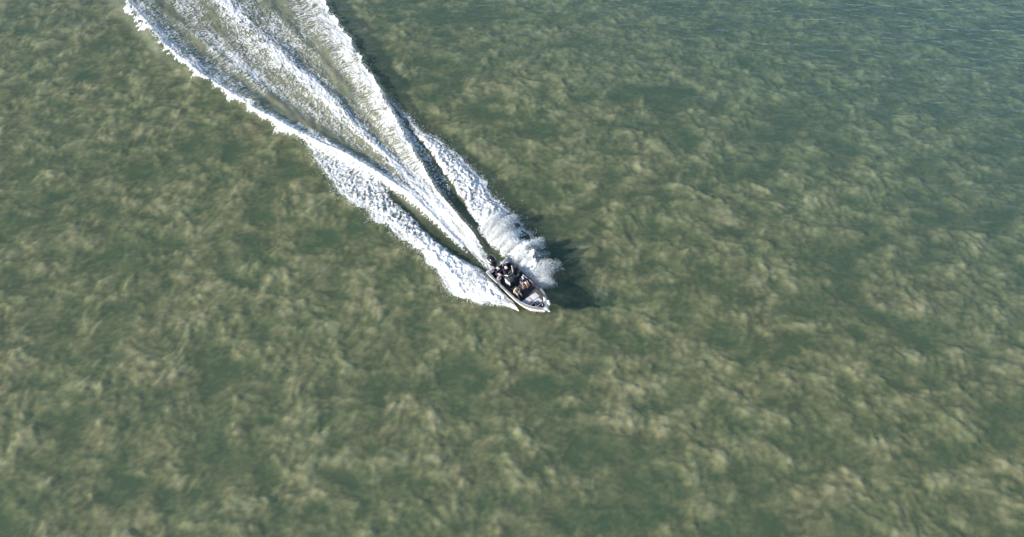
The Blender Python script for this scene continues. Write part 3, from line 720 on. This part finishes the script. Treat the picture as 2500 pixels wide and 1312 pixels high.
# loose gear
t = place('tackle_box', Matrix.Translation((5.32, -.42, .625)) @ Matrix.Rotation(.15, 4, 'Z'), 'dark grey box standing on the pale hatches of the foredeck', 'box')
MB().box((0, 0, .13), (.36, .40, .26), bev=.02).build('body', M_deckd, t); MB().box((0, 0, .272), (.38, .42, .04), bev=.015).build('lid', pm('grey_box_lid', (.12, .12, .125), .5), t)
MB().box((0, 0, .30), (.05, .18, .025), bev=.01).build('handle', M_rub, t)
t = place('anchor_rope', Matrix.Translation((5.72, -.36, .61)), 'coiled dark rope with white shackle in the bow behind the anchor well', 'rope')
r_ = MB().tube([((.15 + .012 * (k % 7)) * math.cos(k * .7), (.15 + .012 * (k % 5)) * math.sin(k * .7), .02 + .0022 * k) for k in range(46)], .014, 6); r_.build('coil', M_rub, t)
MB().ball((-.02, .10, .14), (.05, .06, .04)).build('shackle', M_white, t); MB().ball((.10, -.02, .13), (.04, .05, .03)).build('shackle', M_white, t)
t = place('dry_bag', Matrix.Translation((5.70, .22, .60)), 'black roll top bag with white straps on the port side of the foredeck', 'bag')
MB().tube([(-.14, -.20, .12), (-.10, -.1, .12), (.02, .1, .12), (.08, .2, .12)], [.06, .12, .12, .06], 12).build('body', M_blackc, t)
MB().box((-.04, 0, .238), (.12, .03, .012), (0, 0, .6), .003).box((-.02, .07, .236), (.12, .03, .012), (0, 0, .6), .003).build('strap', M_white, t)
for k, (x0, y0, x1, y1, lab) in enumerate(((2.35, .93, 3.75, .99, 'white fishing rod lying along the dark port side rail, inboard one'), (1.55, 1.06, 3.30, 1.10, 'black fishing rod with reel racked outermost on the port gunwale'), (2.2, -1.00, 4.0, -1.00, 'fishing rod racked along the starboard gunwale'))):
    t = place('fishing_rod', Matrix.Translation((x0, y0, at_(HG, x0) + .07)), lab, 'fishing rod', 'fishing rods racked along the gunwales')
    d_ = Vector((x1 - x0, y1 - y0, at_(HG, x1) - at_(HG, x0)))
    mt = M_white if k == 0 else M_rub
    MB().tube([(0, 0, 0), d_ * .3, d_], [.026 if k == 0 else .018, .020 if k == 0 else .012, .006], 8).build('shaft', mt, t)
    MB().tube([(-.02, 0, 0), d_ * .2], .022, 8).build('grip', M_rub, t)
    q = d_ * .24
    MB().ball((q.x, q.y - .05, q.z + .02), (.05, .035, .05), 10, 7).build('reel', M_steel if k == 0 else M_rub, t)

# ------------------------------------------------------------------ people
def skin_obj(name, chains, mat, parent, sub=1):
    """chains: list of [(point, radius), ...]; a chain may start with an int pair (chain, index) to grow from"""
    vs, es, rad, roots, pos = [], [], [], [], []
    for ch in chains:
        idx = []
        if isinstance(ch[0], tuple) and isinstance(ch[0][0], int): idx.append(pos[ch[0][0]][ch[0][1]]); ch = ch[1:]
        else: roots.append(len(vs))
        for p, r in ch:
            vs.append(tuple(p)); rad.append(r if isinstance(r, tuple) else (r, r))
            if idx: es.append((idx[-1], len(vs) - 1))
            idx.append(len(vs) - 1)
        pos.append(idx)
    me = bpy.data.meshes.new(name); me.from_pydata(vs, es, []); me.update()
    o = link(name, me, mat, parent)
    md = o.modifiers.new('skin', 'SKIN'); md.use_smooth_shade = True
    for i, sv in enumerate(me.skin_vertices[0].data): sv.radius = rad[i]; sv.use_root = i in roots
    sb2 = o.modifiers.new('sub', 'SUBSURF'); sb2.levels = sub; sb2.render_levels = sub
    return o
def lerp(a, b, t): return Vector(a).lerp(Vector(b), t)
def person(mat_local, label, J, skin=M_skin, shirt=M_teamg, shirt2=None, pants=M_blackc, hat=M_whitec, hat2=None, sleeves='long', legs='long', hair=M_hair, nod=0.0, turn=0.0, hatless=False, grp='people riding in the boat'):
    """J: joint positions in the person's own frame (x forward, y left, z up, floor at 0)"""
    p = place('person', mat_local, label, 'person', grp)
    V = {k: Vector(v) for k, v in J.items()}
    pel, chest, neck, head = V['pelvis'], V['chest'], V['neck'], V['head']
    hdir = (head - neck).normalized()
    ch = [[(pel, (.135, .10)), (lerp(pel, chest, .5), (.125, .095)), (chest, (.145, .105)), (lerp(chest, neck, .75), (.09, .075)), (neck, .052), (neck + hdir * .07, .055), (head, (.078, .092)), (head + hdir * .07, (.066, .078))]]
    for s_ in ('l', 'r'):
        sh, el, wr = V['sh_' + s_], V['el_' + s_], V['wr_' + s_]
        ch.append([(0, 2), (sh, .058), (lerp(sh, el, .5), .050), (el, .040), (lerp(el, wr, .3), .040), (wr, .026), (wr + (wr - el).normalized() * .05, (.038, .020))])
        hp, kn, an, to = V['hip_' + s_], V['kn_' + s_], V['an_' + s_], V['to_' + s_]
        ch.append([(0, 0), (hp, .085), (lerp(hp, kn, .5), .074), (kn, .055), (lerp(kn, an, .35), .055), (an, .036), (to, (.042, .028))])
    for s_ in ('l', 'r'):                                           # four curled fingers and a thumb on each hand
        el, wr = V['el_' + s_], V['wr_' + s_]; d = (wr - el).normalized()
        side = d.cross(Vector((0, 0, 1))); side = side.normalized() if side.length > .2 else Vector((0, 1, 0))
        dn = side.cross(d).normalized(); dn = dn if dn.z < 0 else -dn
        for k in range(4):
            b = wr + d * .05 + side * (k - 1.5) * .018; ln = (.034, .042, .044, .036)[k]
            ch.append([(b, .0095), (b + d * ln, .009), (b + d * ln * 1.5 + dn * ln * .8, .008), (b + d * ln * 1.2 + dn * ln * 1.5, .007)])
        sg = 1 if s_ == 'l' else -1; b = wr + d * .02
        ts = side * (-sg if side.y > 0 else sg)
        ch.append([(b + ts * .015, .011), (b + ts * .045 + d * .025 + dn * .01, .010), (b + ts * .045 + d * .05 + dn * .03, .008)])
    skin_obj('body', ch, skin, p)
    # clothing
    def torso(extra, a=0.0, b=1.0):
        q = lambda t_: lerp(pel, chest, t_) if t_ <= 1 else lerp(chest, neck, t_ - 1)
        return [(q(a), (.155 + extra, .120 + extra)), (q(a + (1 - a) * .5), (.145 + extra, .115 + extra)), (q(1), (.165 + extra, .125 + extra)), (q(1.72), (.095, .085))]
    shc = [torso(.0)]
    for s_ in ('l', 'r'):
        sh, el, wr = V['sh_' + s_], V['el_' + s_], V['wr_' + s_]
        if sleeves == 'long': shc.append([(0, 2), (sh, .075), (lerp(sh, el, .5), .066), (el, .055), (lerp(el, wr, .9), .040)])
        else: shc.append([(0, 2), (sh, .075), (lerp(sh, el, .7), .066)])
    skin_obj('shirt', shc, shirt, p)
    if shirt2:
        lo_s = lerp(pel, chest, -.12); skin_obj('shirt_hem', [[(lo_s, (.200, .165)), (lerp(pel, chest, .30), (.200, .165)), (lerp(pel, chest, .80), (.200, .160))]], shirt2[0], p)
        if len(shirt2) > 1: skin_obj('red_band', [[(lo_s - Vector((0, 0, .05)), (.215, .180)), (lerp(pel, chest, .22), (.217, .182))]], shirt2[1], p)
    pc = [[(pel + Vector((0, 0, .06)), (.150, .115)), (pel, (.155, .12))]]
    for s_ in ('l', 'r'):
        hp, kn, an = V['hip_' + s_], V['kn_' + s_], V['an_' + s_]
        if legs == 'long': pc.append([(0, 1), (hp, .098), (lerp(hp, kn, .5), .088), (kn, .072), (lerp(kn, an, .5), .068), (lerp(kn, an, .94), .055)])
        else: pc.append([(0, 1), (hp, .102), (lerp(hp, kn, .45), .095), (lerp(hp, kn, .78), .088)])
    skin_obj('trousers' if legs == 'long' else 'shorts', pc, pants, p)
    for s_ in ('l', 'r'):
        an, to = V['an_' + s_], V['to_' + s_]; d = (to - an)
        skin_obj('shoe', [[(an + Vector((0, 0, -.01)) - d * .25, .045), (lerp(an, to, .5), .045), (to + d * .15, (.048, .030))]], M_blackc, p)
    # head details in the head's own frame
    HM = Matrix.Translation(head) @ Matrix.Rotation(turn, 4, 'Z') @ Matrix.Rotation(nod, 4, 'Y')
    def hp_(mb, name, mat, par=p):
        o = mb.build(name, mat, par); o.matrix_local = HM; return o
    hp_(MB().ball((.100, 0, -.005), (.018, .013, .022), 8, 6), 'nose', skin)
    for sy in (1, -1):
        hp_(MB().ball((0, sy * .085, -.01), (.018, .010, .028), 8, 6), 'ear', skin); hp_(MB().ball((.082, sy * .032, .022), (.012, .014, .008), 8, 6), 'eye', M_eye)
    hp_(MB().ball((.088, 0, -.048), (.010, .026, .006), 8, 6), 'mouth', M_lip)
    hr = MB(); hr.ball((-.018, 0, .028), (.098, .092, .098), 14, 10)
    for v_ in list(hr.bm.verts):
        if v_.co.x > .055 and v_.co.z < .06: v_.co.x = .055
        if v_.co.z < -.05: v_.co.z = -.05
    hp_(hr, 'hair', hair)
    if not hatless:
        cp = MB(); cp.ball((-.004, 0, .050), (.108, .100, .092), 16, 10)
        for v_ in list(cp.bm.verts):
            if v_.co.z < .045: v_.co.z = .045
        co_ = hp_(cp, 'cap', hat)
        br = MB(); n_ = 9
        ring_o = [(.09 + .085 * math.cos(t), .088 * math.sin(t), .045 - .012 * abs(math.sin(t))) for t in np.linspace(-1.35, 1.35, n_)]
        ring_i = [(.075, .080 * math.sin(t), .055) for t in np.linspace(-1.35, 1.35, n_)]
        br.loft([[(a[0], a[1], a[2]), (a[0], a[1], a[2] + .008), (b[0], b[1], b[2] + .008), (b[0], b[1], b[2])] for a, b in zip(ring_o, ring_i)])
        o = br.build('brim', hat2 or hat, co_)
    return p
def standing(lean=.10, el_l=(.12, .36, 1.12), wr_l=(.34, .40, .96), el_r=(.12, -.36, 1.12), wr_r=(.34, -.40, .96), hz=1.0):
    J = dict(pelvis=(0, 0, .94), chest=(lean, 0, 1.24), neck=(lean * 1.7, 0, 1.47), head=(lean * 2.1, 0, 1.62),
             sh_l=(lean * 1.5, .19, 1.40), sh_r=(lean * 1.5, -.19, 1.40), el_l=el_l, wr_l=wr_l, el_r=el_r, wr_r=wr_r,
             hip_l=(0, .10, .88), hip_r=(0, -.10, .88), kn_l=(.05, .13, .49), kn_r=(.07, -.13, .49), an_l=(-.02, .15, .09), an_r=(.0, -.15, .09), to_l=(.14, .17, .035), to_r=(.16, -.17, .035))
    return {k: (v[0] * hz, v[1] * hz, v[2] * hz) for k, v in J.items()}
def seated(lean=.10, el_l=(.16, .30, .62), wr_l=(.36, .20, .62), el_r=(.16, -.30, .62), wr_r=(.36, -.20, .62), kl=(.40, .14, .50), kr=(.40, -.14, .50), al=(.46, .15, .09), ar=(.46, -.15, .09)):
    return dict(pelvis=(0, 0, .52), chest=(lean, 0, .80), neck=(lean * 1.9, 0, 1.02), head=(lean * 2.5, 0, 1.17),
                sh_l=(lean * 1.6, .18, .95), sh_r=(lean * 1.6, -.18, .95), el_l=el_l, wr_l=wr_l, el_r=el_r, wr_r=wr_r,
                hip_l=(.05, .10, .50), hip_r=(.05, -.10, .50), kn_l=kl, kn_r=kr, an_l=al, an_r=ar, to_l=(al[0] + .16, al[1] + .02, .035), to_r=(ar[0] + .16, ar[1] - .02, .035))
TR = Matrix.Translation; RZ = lambda a: Matrix.Rotation(R(a), 4, 'Z')
F = .27
person(TR((.55, .72, F)) @ RZ(-8), 'person in a green cap and grey shirt standing at the port stern corner', standing(.04, el_l=(.06, .36, 1.16), wr_l=(.20, .42, .92), el_r=(.06, -.38, 1.16), wr_r=(.14, -.50, .94)), shirt=M_teamg, shirt2=(M_teamw, M_red), pants=M_navy, hat=M_green, hat2=M_yel)
person(TR((1.22, .02, F)) @ RZ(0), 'person in a white cap and dark purple shirt steering behind the console', standing(.12, el_l=(.28, .34, 1.10), wr_l=(.42, .12, 1.00), el_r=(.28, -.34, 1.10), wr_r=(.42, -.14, 1.00), hz=.93), shirt=M_dpurple, pants=M_navy, hat=M_whitec, nod=.15)
person(TR((.92, -.52, F)) @ RZ(10), 'person in dark navy with a white cap seen between the helm and the starboard rail', standing(.05, hz=.88), shirt=M_navy, pants=M_blackc, hat=M_whitec, nod=.2, turn=.5)
person(TR((1.50, -.82, F)) @ RZ(5), 'person in a pale grey cap and white and red shirt at the starboard rail', standing(.10, el_r=(.10, -.30, 1.14), wr_r=(.30, -.22, .98), hz=.90), shirt=M_teamg, shirt2=(M_teamw, M_red), pants=M_navy, hat=pm('pale_grey_cap', (.55, .55, .58), .8))
person(TR((3.30, -.50, F)) @ RZ(-4), 'bare headed person in khaki clothes sitting in front of the console', seated(.12, el_l=(.20, .28, .66), wr_l=(.38, .08, .60), el_r=(.20, -.28, .66), wr_r=(.38, -.06, .60), kl=(.42, .16, .50), kr=(.44, -.12, .50), al=(.60, .20, .10), ar=(.74, -.16, .10)), shirt=M_khaki, pants=M_khaki, hatless=True, nod=.5, shirt2=None)
person(TR((2.92, .60, F)) @ RZ(-28), 'person in a pale blue cap, navy shirt and white shorts sitting by the port rail', seated(.06, el_l=(.18, .30, .64), wr_l=(.36, .34, .60), kl=(.42, .20, .50), kr=(.42, -.12, .50), al=(.44, .24, .09), ar=(.62, -.16, .10)), shirt=M_navy, pants=M_teamw, hat=M_ltblue, sleeves='short', legs='short', shirt2=(M_navy, M_red), nod=.3)
